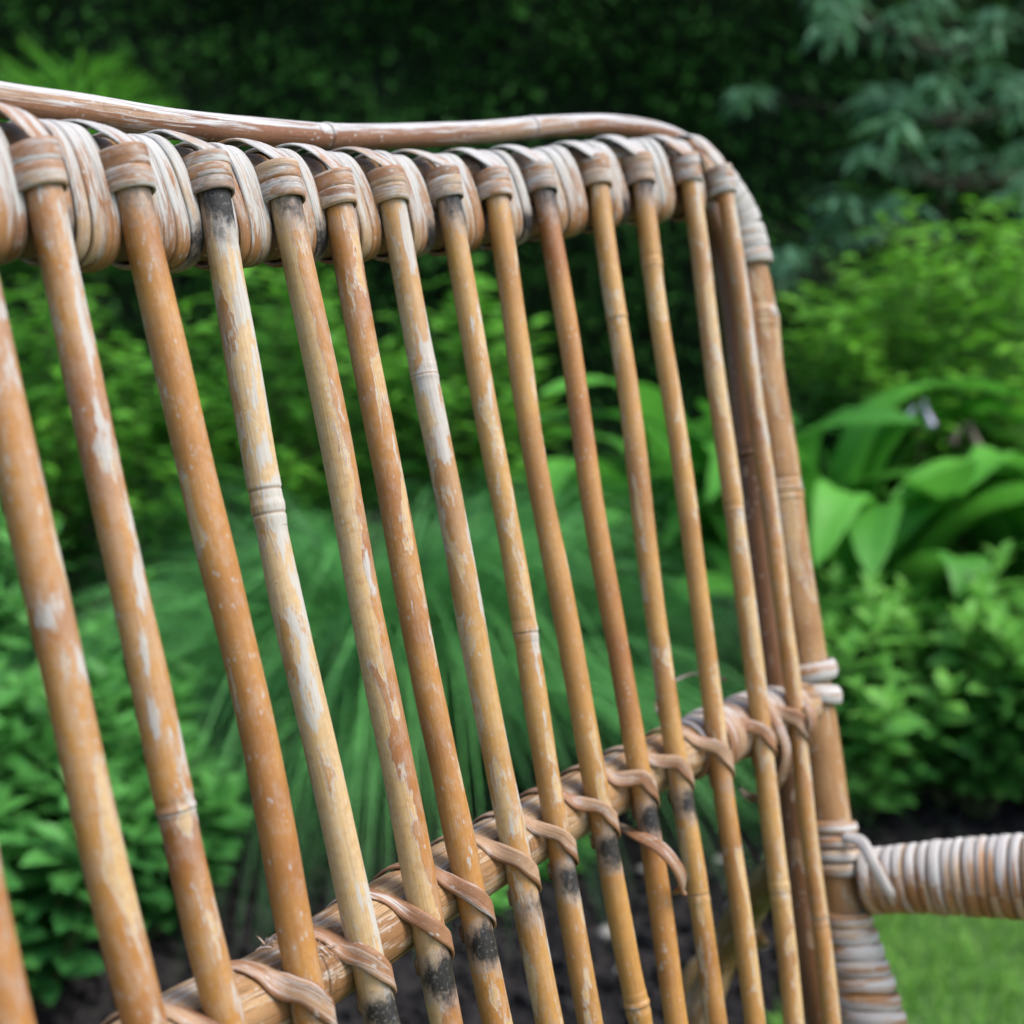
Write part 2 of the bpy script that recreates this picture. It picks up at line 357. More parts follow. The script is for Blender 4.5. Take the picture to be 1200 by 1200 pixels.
# a few pale pebbles on the soil
import bmesh
def pebble(loc, sx, seed):
    bm = bmesh.new(); bmesh.ops.create_icosphere(bm, subdivisions=2, radius=1)
    r = np.random.RandomState(seed)
    for v in bm.verts: v.co = Vector((v.co.x*sx, v.co.y*sx*.8, v.co.z*sx*.55))*(1+.12*r.randn()*.6)
    me = bpy.data.meshes.new('pebble'); bm.to_mesh(me); bm.free()
    for p in me.polygons: p.use_smooth = True
    o = obj('pebble', me, M_STONE); o.location = loc; o.rotation_euler = (0, 0, r.rand()*6)
    tag(o, 'small pale pebble lying on the dark soil behind the chair', 'pebble', 'pebbles on the soil')
for i, (x, y, s_) in enumerate([(1.46, .33, .022), (1.62, .42, .016), (1.28, .47, .018), (1.75, .36, .014), (1.18, .40, .013), (1.52, .52, .015), (1.36, .26, .014)]):
    pebble((x, y, .006), s_, i)

# ------------------------------------------------------------------ hedge far behind
HF = Vector((math.cos(yaw), math.sin(yaw), 0)); HR = Vector((math.sin(yaw), -math.cos(yaw), 0))
hedge = empty('clipped_hedge', (5.16, 2.87, 0))
tag(hedge, 'tall dense dark green clipped hedge behind the whole garden bed', 'hedge')
hf, hr = np.array(HF), np.array(HR); hc = np.array([5.16, 2.87, 0])
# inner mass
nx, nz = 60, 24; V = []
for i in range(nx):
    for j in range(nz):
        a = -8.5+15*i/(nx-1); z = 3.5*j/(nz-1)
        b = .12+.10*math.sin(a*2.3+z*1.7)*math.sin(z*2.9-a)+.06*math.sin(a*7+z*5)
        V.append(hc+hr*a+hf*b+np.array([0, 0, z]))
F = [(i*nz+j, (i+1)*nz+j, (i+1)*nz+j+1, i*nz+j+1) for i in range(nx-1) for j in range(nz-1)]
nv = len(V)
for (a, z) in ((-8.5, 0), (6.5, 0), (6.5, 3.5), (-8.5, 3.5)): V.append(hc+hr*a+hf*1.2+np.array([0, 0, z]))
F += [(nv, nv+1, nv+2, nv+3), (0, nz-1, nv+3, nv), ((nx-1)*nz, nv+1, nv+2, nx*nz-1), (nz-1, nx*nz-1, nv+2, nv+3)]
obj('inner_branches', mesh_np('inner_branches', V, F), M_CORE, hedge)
n = 66000
a = rng.uniform(-8.5, 6.5, n); z = rng.uniform(.02, 3.55, n)
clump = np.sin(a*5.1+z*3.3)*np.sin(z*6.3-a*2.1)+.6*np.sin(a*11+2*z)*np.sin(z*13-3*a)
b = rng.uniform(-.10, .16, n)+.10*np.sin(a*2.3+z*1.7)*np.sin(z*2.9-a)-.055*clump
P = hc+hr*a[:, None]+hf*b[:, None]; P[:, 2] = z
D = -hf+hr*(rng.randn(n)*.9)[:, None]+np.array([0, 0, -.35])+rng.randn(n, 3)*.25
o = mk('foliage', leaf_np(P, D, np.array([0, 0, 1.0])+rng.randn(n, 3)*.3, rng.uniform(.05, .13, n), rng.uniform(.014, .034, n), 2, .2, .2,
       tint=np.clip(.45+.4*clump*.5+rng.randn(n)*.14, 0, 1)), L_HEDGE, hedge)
o['kind'] = 'stuff'

# ------------------------------------------------------------------ plants
def stems_mesh(segs, r0, nseg=5):
    parts = []
    for a_, b_ in segs:
        m = (np.array(a_)+np.array(b_))*.5+rng.randn(3)*.01
        parts.append((np.array(a_), m, np.array(b_)))
    Vs, Fs, o = [], [], 0
    th = np.arange(nseg)/nseg*2*math.pi
    for p3 in parts:
        T = unit(p3[2]-p3[0]); A = unit(np.cross(T, [.3, .9, .2])); B = np.cross(T, A)
        for k, c in enumerate(p3):
            r = r0*(1-.35*k); Vs.append(c+r*(A*np.cos(th)[:, None]+B*np.sin(th)[:, None]))
        j = np.arange(nseg); j2 = (j+1) % nseg
        for k in range(2): Fs.append(np.stack([j, j2, nseg+j2, nseg+j], -1)+o+k*nseg)
        o += 3*nseg
    return np.vstack(Vs), np.vstack(Fs)
def shrub(name, label, cat, x, y, h, rad, nst, leaf_len, leaf_w, mat, group=None, tip=.25, t0=.3, per=34, whorl=False, droop=.2):
    """upright stems that carry leaves all the way up, brighter tips"""
    root = empty(name, (x, y, 0)); tag(root, label, cat, group)
    segs, Ps, Ds, Ts, Ls = [], [], [], [], []
    for i in range(nst):
        an = rng.rand()*2*math.pi; rr = rad*math.sqrt(rng.rand())
        top = np.array([x+rr*math.cos(an), y+rr*math.sin(an), h*(1-.35*(rr/rad)**2)*rng.uniform(.82, 1.06)])
        base = np.array([x+.25*rr*math.cos(an), y+.25*rr*math.sin(an), 0])
        segs.append((base, top))
        for k in range(per):
            t = 1-(k/per)**1.15*.85
            p = base+(top-base)*t+np.array([0, 0, 0.0])
            az = k*2.4+i; el = .15+.9*max(0, (t-.8)/.2)**2 if whorl else rng.uniform(-.1, .6)
            Ps.append(p); Ds.append([math.cos(az)*math.cos(el), math.sin(az)*math.cos(el), math.sin(el)])
            sc = (.55+.45*min(1, (1-t)/.12)) if whorl else rng.uniform(.7, 1.15)
            Ls.append(sc); Ts.append(np.clip(t0+tip*2.2*max(0, t-.72)/.28+rng.randn()*.14, 0, 1))
    Ls = np.array(Ls); V = leaf_np(np.array(Ps), np.array(Ds), np.array([0, 0, 1.0])+rng.randn(len(Ps), 3)*.25, Ls*leaf_len, Ls*leaf_w, 4, droop, .3, tint=np.array(Ts))
    mk('foliage', V, mat, root)['kind'] = 'stuff'
    sv, sf = stems_mesh(segs, .004); obj('stems', mesh_np('stems', sv, sf), M_STEM, root)
    return root
# fleshy-leaved low perennials
SG = 'low fleshy-leaved perennials in the bed'
for (x, y, h, r_, ns, lab) in [
    (.755, 1.296, .52, .24, 34, 'low fleshy light green perennial left of the arching grass behind the lowest one'),
    (.70, 1.08, .36, .17, 24, 'lowest fleshy green perennial on the bare soil left of the arching grass'),
    (.93, 1.10, .34, .15, 22, 'small fleshy green perennial between the crossing rail end and the arching grass'),
    (1.05, 1.33, .46, .20, 28, 'low fleshy green perennial tucked under the left of the arching grass'),
    (1.16, 1.78, .62, .26, 34, 'fleshy green perennial behind the others left of the arching grass'),
    (1.917, .30, .44, .19, 30, 'low fleshy light green perennial beside the chair back post above the armrest'),
    (2.09, .11, .47, .20, 34, 'middle one of the fleshy light green perennials above the armrest'),
    (2.19, -.10, .46, .19, 30, 'fleshy light green perennial above the armrest, farthest from the chair back')]:
    shrub('sedum_plant', lab, 'plant', x, y, h, r_, ns, .074, .042, L_SEDUM if x > 1.5 else L_SEDUM2, SG, tip=.32, per=30, whorl=True, droop=.15)
# leafy shrubs behind the grass
for (x, y, h, r_, ns, lab) in [
    (2.02, 2.55, 1.04, .42, 70, 'mid green leafy shrub behind the chair slats farthest from the arm'),
    (2.33, 1.96, 1.06, .36, 60, 'leafy green shrub rising behind the crown of the arching grass'),
    (2.12, 2.02, .74, .30, 50, 'lower leafy green shrub at the back left foot of the arching grass'),
    (2.50, 1.50, 1.08, .27, 50, 'bright yellow-green leafy shrub behind the arching grass under the wrapped top rail')]:
    shrub('leafy_shrub', lab, 'shrub', x, y, h, r_, ns, .075, .030, L_BRIGHT, tip=.2, per=34)
shrub('leafy_shrub', 'rounded green shrub with yellow-green tips right of the chair back corner', 'shrub', 2.98, .36, 1.20, .46, 130, .070, .026, L_SHRUB, tip=.55, t0=.08, per=44)
# feathery plant by the hedge
root = empty('feathery_shrub', (2.94, 3.32, 0)); tag(root, 'pale feathery fine-leaved shrub in front of the hedge above the rim cane', 'shrub')
n = 2600; u = rng.rand(n); an = rng.rand(n)*2*math.pi; rr = .33*np.sqrt(rng.rand(n))
P = np.stack([2.94+rr*np.cos(an), 3.32+rr*np.sin(an), 1.05+.72*u*(1-.4*(rr/.33)**2)], 1)
D = np.stack([np.cos(an)*.7, np.sin(an)*.7, rng.uniform(.1, .9, n)], 1)
mk('foliage', leaf_np(P, D, np.array([0, 0, 1.0])+rng.randn(n, 3)*.3, rng.uniform(.08, .17, n), .014, 3, .3, .2, tint=rng.uniform(.1, .6, n)), L_BRIGHT, root)['kind'] = 'stuff'
sv, sf = stems_mesh([((2.94+.05*i-.1, 3.32, 0), (2.94+.11*i-.22, 3.32+rng.randn()*.1, 1.5)) for i in range(5)], .008); obj('stems', mesh_np('stems', sv, sf), M_STEM, root)
# tiered shrub with drooping narrow leaflets
root = empty('tiered_shrub', (3.82, .58, 0)); tag(root, 'blue-green shrub with flat tiers of drooping narrow leaves before the hedge', 'shrub')
Ps, Ds, Ts, segs = [], [], [], [((3.82, .58, 0), (3.84, .6, 1.3)), ((3.84, .6, 1.2), (3.8, .62, 2.2))]
for z in (1.06, 1.22, 1.40, 1.58, 1.78, 1.98):
    for b in range(13):
        az = rng.rand()*2*math.pi; ln = rng.uniform(.12, .66)*(1.12-.22*(z-1))
        p0 = np.array([3.82, .6, z-.10]); p1 = np.array([3.82+ln*math.cos(az), .6+ln*math.sin(az), z+rng.randn()*.025]); segs.append((p0, p1))
        for k in range(15):
            a2 = k*2.4+rng.rand(); Ps.append(p1+rng.randn(3)*.012); Ds.append([math.cos(a2), math.sin(a2), rng.uniform(-.45, .25)]); Ts.append(np.clip(rng.uniform(.2, .9), 0, 1))
mk('foliage', leaf_np(np.array(Ps), np.array(Ds), np.array([0, 0, 1.0])+rng.randn(len(Ps), 3)*.15, rng.uniform(.07, .13, len(Ps)), .026, 3, .4, .2, tint=np.array(Ts)), L_TIER, root)['kind'] = 'stuff'
sv, sf = stems_mesh(segs, .005); obj('branches', mesh_np('branches', sv, sf), M_BARK, root)
# arching ornamental grass
gc = np.array([1.76, 1.17, 0])
root = empty('ornamental_grass', tuple(gc)); tag(root, 'large fountain-shaped clump of fine arching green grass behind the chair slats', 'grass clump')
n = 5200; nt_ = 210; ti = rng.randint(nt_, size=n)
an = (rng.rand(nt_)*2*math.pi)[ti]+rng.randn(n)*.05; el = np.clip((1.5-.66*rng.rand(nt_)**1.1)[ti]+rng.randn(n)*.035, .7, 1.54)
base = gc+np.stack([np.cos(an)*.16*rng.rand(n)+rng.randn(n)*.05, np.sin(an)*.16*rng.rand(n)+rng.randn(n)*.05, np.zeros(n)], 1)
D = np.stack([np.cos(an)*np.cos(el), np.sin(an)*np.cos(el), np.sin(el)], 1)
tt = np.where(rng.rand(nt_) < .45, rng.uniform(-.3, .1, nt_), rng.uniform(.5, 1.2, nt_))[ti]+rng.randn(n)*.12
o = mk('blades', blades(base, D, rng.uniform(.75, 1.22, nt_)[ti]*rng.uniform(.93, 1.05, n), rng.uniform(.0035, .0075, n), rng.uniform(.45, .95, nt_)[ti]*rng.uniform(.95, 1.06, n), 12, tint=tt, lat=(rng.randn(nt_)*.5)[ti]+rng.randn(n)*.06), L_GRASS, root); o['kind'] = 'stuff'
# seedlings on the soil
# (the bed is bare where the photograph shows bare soil)
for (x, y, h, lab) in [(1.436, .63, .10, 'small green seedling on the bare soil behind the crossing rail'), (1.25, .66, .07, 'tiny green seedling on the soil below the loose strip'), (1.50, .25, .08, 'tiny green seedling on the soil next to the lawn edge')]:
    shrub('seedling', lab, 'plant', x, y, h, .05, 4, .045, .028, L_SEDUM, None, per=9, whorl=True)

# hostas: every broad leaf is a part of its own
def hosta_leaf(seed, L=1.0, W=.27):
    r = np.random.RandomState(seed); ns, nw = 16, 6; V = []
    ctl = catmull([(0, 0, 0), (.05, 0, .35), (.14, 0, .62), (.29, 0, .79+.03*r.randn()), (.50, 0, .86+.04*r.randn()), (.72, 0, .78+.06*r.randn())], .02)
    sa_ = arclen(ctl); sa_ /= sa_[-1]
    for i in range(ns+1):
        s = i/ns; xc = np.interp(s, sa_, ctl[:, 0]); zc = np.interp(s, sa_, ctl[:, 2])
        if s < .34: hw = .016; fold = .8
        else:
            q = (s-.34)/.66; hw = W*.5*max(.02, math.sin(math.pi*min(1, q**.8))**.6); fold = .20
        for j in range(nw+1):
            a_ = (j/nw-.5)*2
            V.append((xc, a_*hw, zc+fold*abs(a_)*hw+.006*math.cos(a_*9)*min(1, hw*8)+.012*math.sin(s*9+seed)*a_))
    F = [(i*(nw+1)+j, (i+1)*(nw+1)+j, (i+1)*(nw+1)+j+1, i*(nw+1)+j+1) for i in range(ns) for j in range(nw)]
    return mesh_np('leaf', V, F, dict(tint=np.full(len(V), r.rand())))
HL = [hosta_leaf(i, W=.165+.014*(i % 4)) for i in range(6)]
for m_ in HL: m_.materials.append(L_HOSTA)
def hosta(x, y, nl, size, lab, extra=()):
    root = empty('hosta_plant', (x, y, 0)); tag(root, lab, 'hosta', 'hostas in the bed')
    r = np.random.RandomState(int(x*1000))
    for k in range(nl):
        o = bpy.data.objects.new('leaf', HL[r.randint(6)]); C.objects.link(o); o.parent = root
        az = k*2.399+r.rand()*.4; tilt = R(-12+30*(k/nl)+r.randn()*6)
        o.rotation_euler = (r.randn()*.12, tilt, az); s_ = size*r.uniform(.8, 1.15)*(1-.15*k/nl)
        o.scale = (s_, s_, s_); o.location = (.03*math.cos(az), .03*math.sin(az), r.uniform(0, .05))
    for (az, tilt, s_) in extra:
        o = bpy.data.objects.new('leaf', HL[3]); C.objects.link(o); o.parent = root
        o.rotation_euler = (0, -R(tilt), R(az)); o.scale = (s_, s_, s_)
    return root
hosta(2.40, .46, 38, .66, 'hosta with long glossy strap leaves right of the chair back post', extra=[(-55, 14, .80), (-40, 12, .74)])
hosta(2.50, .86, 36, .70, 'hosta with long green leaves seen between the slats right of the grass')
hosta(2.66, .04, 38, .66, 'hosta with broad leaves below the shrub with yellow-green tips')
# hosta flowers on their stalks
def flower(loc, z, mat, lab, name, s_=1.0):
    root = empty(name, loc); tag(root, lab, 'flower')
    sv, sf = stems_mesh([((loc[0], loc[1], 0), (loc[0], loc[1], z))], .004); obj('stalk', mesh_np('stalk', sv, sf), M_STEM, root)
    for q in range(3):
        az = q*2.1; V = []
        for i in range(6):
            t = i/5; r_ = s_*(.003+.006*t**.7+(.003 if i == 5 else 0))
            for j in range(10):
                a_ = j/10*2*math.pi; V.append((r_*math.cos(a_)*(1+.15*(i == 5)*math.cos(3*a_)), r_*math.sin(a_), -.045*t*s_))
        F = [(i*10+j, i*10+(j+1) % 10, (i+1)*10+(j+1) % 10, (i+1)*10+j) for i in range(5) for j in range(10)]
        o = obj('bell', mesh_np('bell', V, F), mat, root)
        o.location = (.014*math.cos(az), .014*math.sin(az), z-.012*q); o.rotation_euler = (.5*math.sin(az), -.5*math.cos(az), 0)
flower((2.46, .315, 0), .75, M_LILAC, 'pale lilac bell flower above the hosta leaves', 'hosta_flower', .8)
flower((2.57, .24, 0), .70, M_FADED, 'faded brownish flower head beside the lilac bell flower', 'faded_flower', .9)

# ------------------------------------------------------------------ the rattan chair
chair = empty('rattan_armchair', (0, -.3, 0))
tag(chair, 'weathered rattan armchair with a slatted curved back and cane-wrapped top rail', 'armchair')
TZ = .2748
def S(X, z): zr = z-1; return zr*TZ-.4231*X*X+.012*zr*(zr+.33)
def nrm(X):
    v = np.array([-.8462*X, -1, TZ]); return v/np.linalg.norm(v)       # towards the sitter
UPV = np.array([0, TZ, 1.0])/math.hypot(TZ, 1)
def bl_side(base, amp, d):
    d = np.asarray(d, float); d = d/np.linalg.norm(d)
    return lambda s, n_: base+amp*np.clip(n_@d, -.3, 1)

# top rail heights along X
RX = [-.36, -.25, -.1173, -.0595, .0258, .112, .2019, .2835, .3418]
RZ = [.985, .980, .9795, .9811, .9853, .9917, 1.0025, 1.0151, 1.021]
def rmid(X):
    z = float(np.interp(X, RX, RZ)); return np.array([X, S(X, z)+.0185, z])
def rtan(X): return unit(rmid(X+.01)-rmid(X-.01))
# frame canes: post - bend - rail - bend - post
outR = [(.3752, -.0282, 1.0266), (.3903, -.0374, 1.0109), (.3975, -.046, .9889), (.3961, -.0571, .947), (.3865, -.069, .8914), (.380, -.0824, .8363), (.3716, -.0931, .7875), (.3617, -.1121, .7065), (.3547, -.1259, .6478), (.3464, -.1375, .5955), (.339, -.1494, .5435), (.3318, -.1611, .492), (.322, -.178, .38), (.318, -.185, .2), (.318, -.185, 0)]
inR = [(.363, -.0306, 1.004), (.3765, -.0398, .986), (.3775, -.0482, .9579), (.3726, -.0571, .9194), (.3545, -.0734, .8385), (.3365, -.0896, .7599), (.3245, -.1077, .682), (.3132, -.1254, .6053), (.3005, -.1425, .5301), (.285, -.17, .42), (.28, -.18, .36)]
def mirror(L, dz=-.038): return [(-x, y, max(0, z+dz*min(1, z/.9))) for x, y, z in L][::-1]
ups = [tuple(rmid(x)+UPV*.0118) for x in (-.33, -.25, -.15, -.05, .05, .15, .25, .33)]
lows = [tuple(rmid(x)-UPV*.012) for x in (-.33, -.25, -.15, -.05, .05, .15, .25, .33)]
def add(name, me, mat, parent=chair): return obj(name, me, mat, parent)
pth = catmull(mirror(outR)+ups+outR, .006); sl_ = arclen(pth)
def s_at(pth, z, right=True):
    k = [i for i in range(len(pth)) if (pth[i, 0] > 0) == right and abs(pth[i, 0]) > .24]; S_ = arclen(pth)
    k = sorted(k, key=lambda i: pth[i, 2]); return float(np.interp(z, pth[k, 2], S_[k]))
outer = add('outer_frame_cane', tube(pth, .0112+.0028*np.clip((.985-pth[:, 2])/.05, 0, 1), 24, 11, .015, nodes=[s_at(pth, .823), s_at(pth, .935), s_at(pth, .45)], bleach=bl_side(.05, .35, (.3, -.2, .9)), peel=.25), M_FRAME)
pth2 = catmull(mirror(inR)+lows+inR, .006)
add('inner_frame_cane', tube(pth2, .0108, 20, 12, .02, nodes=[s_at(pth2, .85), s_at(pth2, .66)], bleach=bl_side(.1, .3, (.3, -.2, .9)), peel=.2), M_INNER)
rim = [(-.42, -.055, .90), (-.415, -.04, .955), (-.39, -.02, .995), (-.34, .002, 1.01), (-.25, .022, 1.0125), (-.1353, .0311, 1.0138), (-.0915, .0358, 1.0156), (-.0426, .0388, 1.0165), (.0128, .0402, 1.0191), (.0618, .0396, 1.0223), (.1084, .0376, 1.027), (.1807, .0312, 1.036), (.2588, .0199, 1.0475), (.3152, .0079, 1.0535), (.3625, -.0061, 1.0519), (.3913, -.0183, 1.041), (.4102, -.0314, 1.0211), (.4178, -.043, .9942), (.4165, -.0488, .9759), (.411, -.056, .95)]
pr = catmull(rim, .004); ss = arclen(pr)
rn = [ss[np.argmin(abs(pr[:, 0]-x))] for x in (-.30, .062, .235)]
add('rim_cane', tube(pr, .0064, 22, 13, .02, nodes=rn, bleach=bl_side(.22, .75, (0, .1, 1)), peel=.2), M_RIM)

# back slats
XC = {-1: (0, .0699, -.2271), 0: (-.0333, .0045, -.2009), 1: (.1962, .0893, -.1575), 2: (-.1157, -.0034, -.1146), 3: (.1868, .1178, -.0672), 4: (-.0392, .0552, -.0218), 5: (.1146, .116, .0161), 6: (.0165, .0837, .0554), 7: (-.0271, .0999, .1013), 8: (.1583, .1648, .1418), 9: (-.0119, .1189, .1831), 10: (.0597, .1886, .2352), 11: (-.0156, .1613, .2753), 12: (-.0782, .1469, .3207), 13: (-.0775, .1383, .355)}
XC[-1] = (0, .062, -.2405)
XC[-2] = (0, .04, -.283); XC[-3] = (0, .03, -.325); XC[-4] = (0, .02, -.36)
DIA = {-1: 12.8, 0: 13.0, 1: 12.4, 2: 13.3, 3: 12.6, 4: 13.5, 5: 13.0, 6: 12.8, 7: 12.0, 8: 12.3, 9: 12.0, 10: 11.7, 11: 11.7, 12: 11.9, 13: 10.5}
PEEL = {-1: .06, 0: .02, 1: .03, 2: .02, 3: .50, 4: .25, 5: .02, 6: .16, 7: .03, 8: .03, 9: -.05, 10: .06, 11: .08, 12: .16, 13: .12}
BLE = {-1: .40, 0: .46, 1: .48, 2: .22, 3: .62, 4: .38, 5: .34, 6: .55, 7: .36, 8: .16, 9: .10, 10: .24, 11: .18, 12: .46, 13: .50}
NODEZ = {0: [.66], 1: [.7813], 3: [.8727, .8638], 6: [.9103], 7: [.787], 8: [.60], 10: [.9343, .6302], 11: [.9637], 12: [.8196, .6055], 4: [.55], 13: [.58], 2: [.5]}
BANDZ = {1: .9784, 2: .9809, 3: .9835, 4: .984, 5: .9839, 6: .9881, 7: .993, 8: .9956, 9: 1.0018, 10: 1.0085, 11: 1.0127, 12: 1.0166, 13: 1.0119}
TIEZ = {-4: .722, -3: .722, -2: .721, -1: .718, 0: .714, 1: .710, 2: .7061, 3: .7022, 4: .6986, 5: .6977, 6: .6979, 7: .6975, 8: .6989, 9: .7023, 10: .7005, 11: .6978, 12: .6973, 13: .6961}
TOPST = {1: .12, 2: .3, 3: .85, 4: .45, 5: .15, 6: .1, 7: .6, 8: .2, 9: .55, 10: .1, 11: .45, 12: 0, 13: 0}
TIEST = {2: .2, 3: .75, 4: .85, 5: .85, 6: .35, 7: .7, 8: .8, 9: .8, 10: .6, 11: .2, 12: .15, 13: .1}
PDIR = {3: (-85, .25), 4: (160, .55), 5: (-80, .25), 6: (170, .2), 7: (-80, .2), 2: (165, .15), 12: (-80, .35), 13: (-65, .55), 0: (-80, .2), 1: (-75, .15), 8: (-80, .15), 10: (170, .2), 11: (-80, .2)}
slat_at = {}
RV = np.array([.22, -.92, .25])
for i in sorted(XC):
    a_, b_, c_ = XC[i]
    zb = BANDZ.get(i, float(np.interp(c_, RX, RZ)-.002))
    zt = zb+.012
    zs = np.arange(.395, zt+.0001, .004)
    def pos(z, a_=a_, b_=b_, c_=c_, i_=i):
        zr = z-1; X = a_*zr*zr+b_*zr+c_+.0007*math.sin(21*z+i_*2.1)+.0004*math.sin(47*z+i_); return np.array([X, S(X, z)+.0006*math.sin(26*z+i_*1.3), z])
    P = np.array([pos(z) for z in zs])
    slat_at[i] = (pos, zb)
    s_ = arclen(P); r_ = DIA.get(i, 12.3)*.0005
    nod = [float(np.interp(z, zs, s_)) for z in NODEZ.get(i, [])]
    tz = TIEZ.get(i)
    def stain(s, P_, n_, zb=zb, tz=tz, i=i):
        v = TOPST.get(i, .2)*np.exp(-(np.clip(zb-P_[:, 2], 0, 1)/.014)**1.5)
        if tz: d = tz-.0235-P_[:, 2]; v = np.maximum(v, TIEST.get(i, 0)*np.where(d > -.02, np.exp(-(np.abs(d)/.0085)**1.5), 0))
        return v[:, None]*(.58+.42*np.clip(n_@np.array([0, -1.0, 0]), -1, 1))
    bs = BLE.get(i, .3)
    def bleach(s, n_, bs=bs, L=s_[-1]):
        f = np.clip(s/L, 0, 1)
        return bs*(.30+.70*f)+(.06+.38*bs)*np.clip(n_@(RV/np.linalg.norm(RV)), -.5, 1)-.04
    me = tube(P, r_, 22, 40+i, .022, nodes=nod, stain=stain, bleach=bleach, peel=(lambda n_, p0=PEEL.get(i, .3), dd=PDIR.get(i, (0, 0)): p0+dd[1]*np.clip(n_@np.array([math.cos(R(dd[0])), math.sin(R(dd[0])), 0]), -1, 1)))
    so = add('back_slat', me, M_SLATG if i in (3, 6, 7, 8, 10, 11, 12) else M_SLAT)
    # binding coils round the head of the slat
    n_ = nrm(P[-1, 0]); T = unit(P[-1]-P[-6]); side = np.cross(T, n_); side = unit(side)
    nn = np.cross(side, T)*1.0
    if nn@n_ < 0: nn = -nn
    hs = float(rng.uniform(.0048, .0056))
    th = np.linspace(0, 2*math.pi, 41)[:-1]
    ncoil = 3 if i % 4 == 3 else 2
    wd = (.0150 if zb < 1.005 else .0165)/ncoil
    for k in range(ncoil):
        cc = pos(zb)+T*(wd*(k+.5)) - nn*.003
        tl = rng.uniform(-.10, .10)
        rx = r_+.0016+.0004*rng.rand(); ry = r_+.0042
        nv_ = np.stack([np.cos(th), np.sin(th)], 1)
        ring = cc+side*(rx*np.cos(th))[:, None]+nn*(ry*np.sin(th))[:, None]+T*(rx*np.cos(th)*tl+.0010*np.sin(th))[:, None]
        no_ = side*(np.cos(th)/rx)[:, None]+nn*(np.sin(th)/ry)[:, None]
        ring = np.roll(ring, -30, 0); no_ = np.roll(no_, -30, 0)
        add('binding_coil', ribbon(ring, no_, wd*1.10, .0010, True, FLAT, seed=200+i*7+k, bleach=rng.uniform(.0, .28), upb=.5, stain=.08+.16*TOPST.get(i, .2)*(k == 0)), M_WRAP, so)
    # shaved end of the slat looping over the top rail
    m_ = rmid(P[-1, 0]); tr = rtan(P[-1, 0]); q0 = pos(zb)
    hgt = .0235
    pts = [q0+T*.005-nn*.001, q0+T*.0125+nn*(r_*.45), q0+T*.0165+nn*(r_*.55)-tr*.001, m_+UPV*(hgt-.0015)-tr*.002+nn*.0125, m_+UPV*(hgt+.0026+.0012*rng.rand())-tr*.004+nn*.0035, m_+UPV*(hgt+.0012)-tr*.006-nn*.0075, m_+UPV*(hgt-.009)-tr*.007-nn*.0135, m_-UPV*.006-tr*.007-nn*.0140]
    L_ = catmull(pts, .0025)
    cn = L_-(m_+UPV*.004-tr*.004); cn = cn-np.outer(cn@tr, tr)*.8
    wds = np.interp(np.linspace(0, 1, len(L_)), [0, .14, .26, .5, 1], [.007, .0085, .0150, .0165, .011])
    add('loop_strip', ribbon(L_, cn, wds, .0012, seed=300+i, bleach=rng.uniform(-.05, .2), upb=.55), M_WRAP, so)
# wraps of split cane round both rail canes between the slats
def stadium(X, tilt, grow, hh=.0235, ht=.0125, nseg=56):
    m = rmid(X); tr = rtan(X); nn = nrm(X); nn = unit(nn-tr*(nn@tr)); up = np.cross(tr, nn)
    if up[2] < 0: up = -up
    th = np.linspace(0, 2*math.pi, nseg+1)[:-1]-math.pi/2
    e = 2.6; c, s = np.cos(th), np.sin(th)
    a_ = np.sign(c)*np.abs(c)**(2/e)*(hh+grow); b_ = np.sign(s)*np.abs(s)**(2/e)*(ht+grow)
    P = m+up*a_[:, None]+nn*b_[:, None]+tr*(a_*math.tan(tilt))[:, None]
    N = up*(np.sign(a_)*np.abs(a_/hh)**1.6/hh)[:, None]+nn*(np.sign(b_)*np.abs(b_/ht)**1.6/ht)[:, None]
    return P, N
keys = sorted(XC)
tops = [slat_at[i][0](slat_at[i][1])[0] for i in keys]
k_ = 0
for a_, b_ in zip(tops[:-1], tops[1:]):
    g0, g1 = a_+.0088, b_-.0078
    nst = max(2, int(round((g1-g0)/rng.uniform(.0068, .0092)))); w_ = (g1-g0)/nst
    for q_ in range(nst):
        X = g0+w_*(q_+.5); k_ += 1
        P, N = stadium(X, rng.uniform(-.10, .02), rng.uniform(-.0006, .0012)+.0005*(q_ % 2))
        dark = np.zeros(len(P))
        if k_ % 7 == 3: dark = .5*np.exp(-((P[:, 2]-rmid(X)[2]+.014)/.009)**2)
        add('wrap_strip', ribbon(P, N, w_*rng.uniform(.90, 1.16), .0017, True, FLAT, seed=500+k_, bleach=rng.uniform(.08, .40), upb=.8, peel=.3, stain=dark), M_WRAP)
# wraps following the bend at the right corner
def ring_on(path, s0, rx, ry, width, thick, seed, mat, bleach=.3, upb=.5, tilt=0.0, parent=chair, name='wrap_coil', prof=PROF, ref=np.array([.2, -.95, .2]), nseg=44, shift=None):
    s = arclen(path); TT = tangents(path); T = unit(np.array([np.interp(s0, s, TT[:, q]) for q in range(3)])); c = np.array([np.interp(s0, s, path[:, q]) for q in range(3)])
    A = unit(ref-T*(T@ref)); B = np.cross(T, A); th = np.linspace(0, 2*math.pi, nseg+1)[:-1]
    if shift is not None: c = c+shift
    P = c+A*(rx*np.cos(th))[:, None]+B*(ry*np.sin(th))[:, None]+T*(rx*np.cos(th+.7)*tilt)[:, None]
    N = A*(np.cos(th)/rx)[:, None]+B*(np.sin(th)/ry)[:, None]
    return add(name, ribbon(np.roll(P, nseg//2, 0), np.roll(N, nseg//2, 0), width, thick, True, prof, seed, bleach, upb), mat, parent)
cs = s_at(pth, .9889)
for k in range(7):
    ring_on(pth, cs-.034+.0085*k, .0142+.00015*k, .0142+.00015*k, .0098, .0013, 700+k, M_WRAP, bleach=.5, tilt=rng.uniform(-.1, .1))
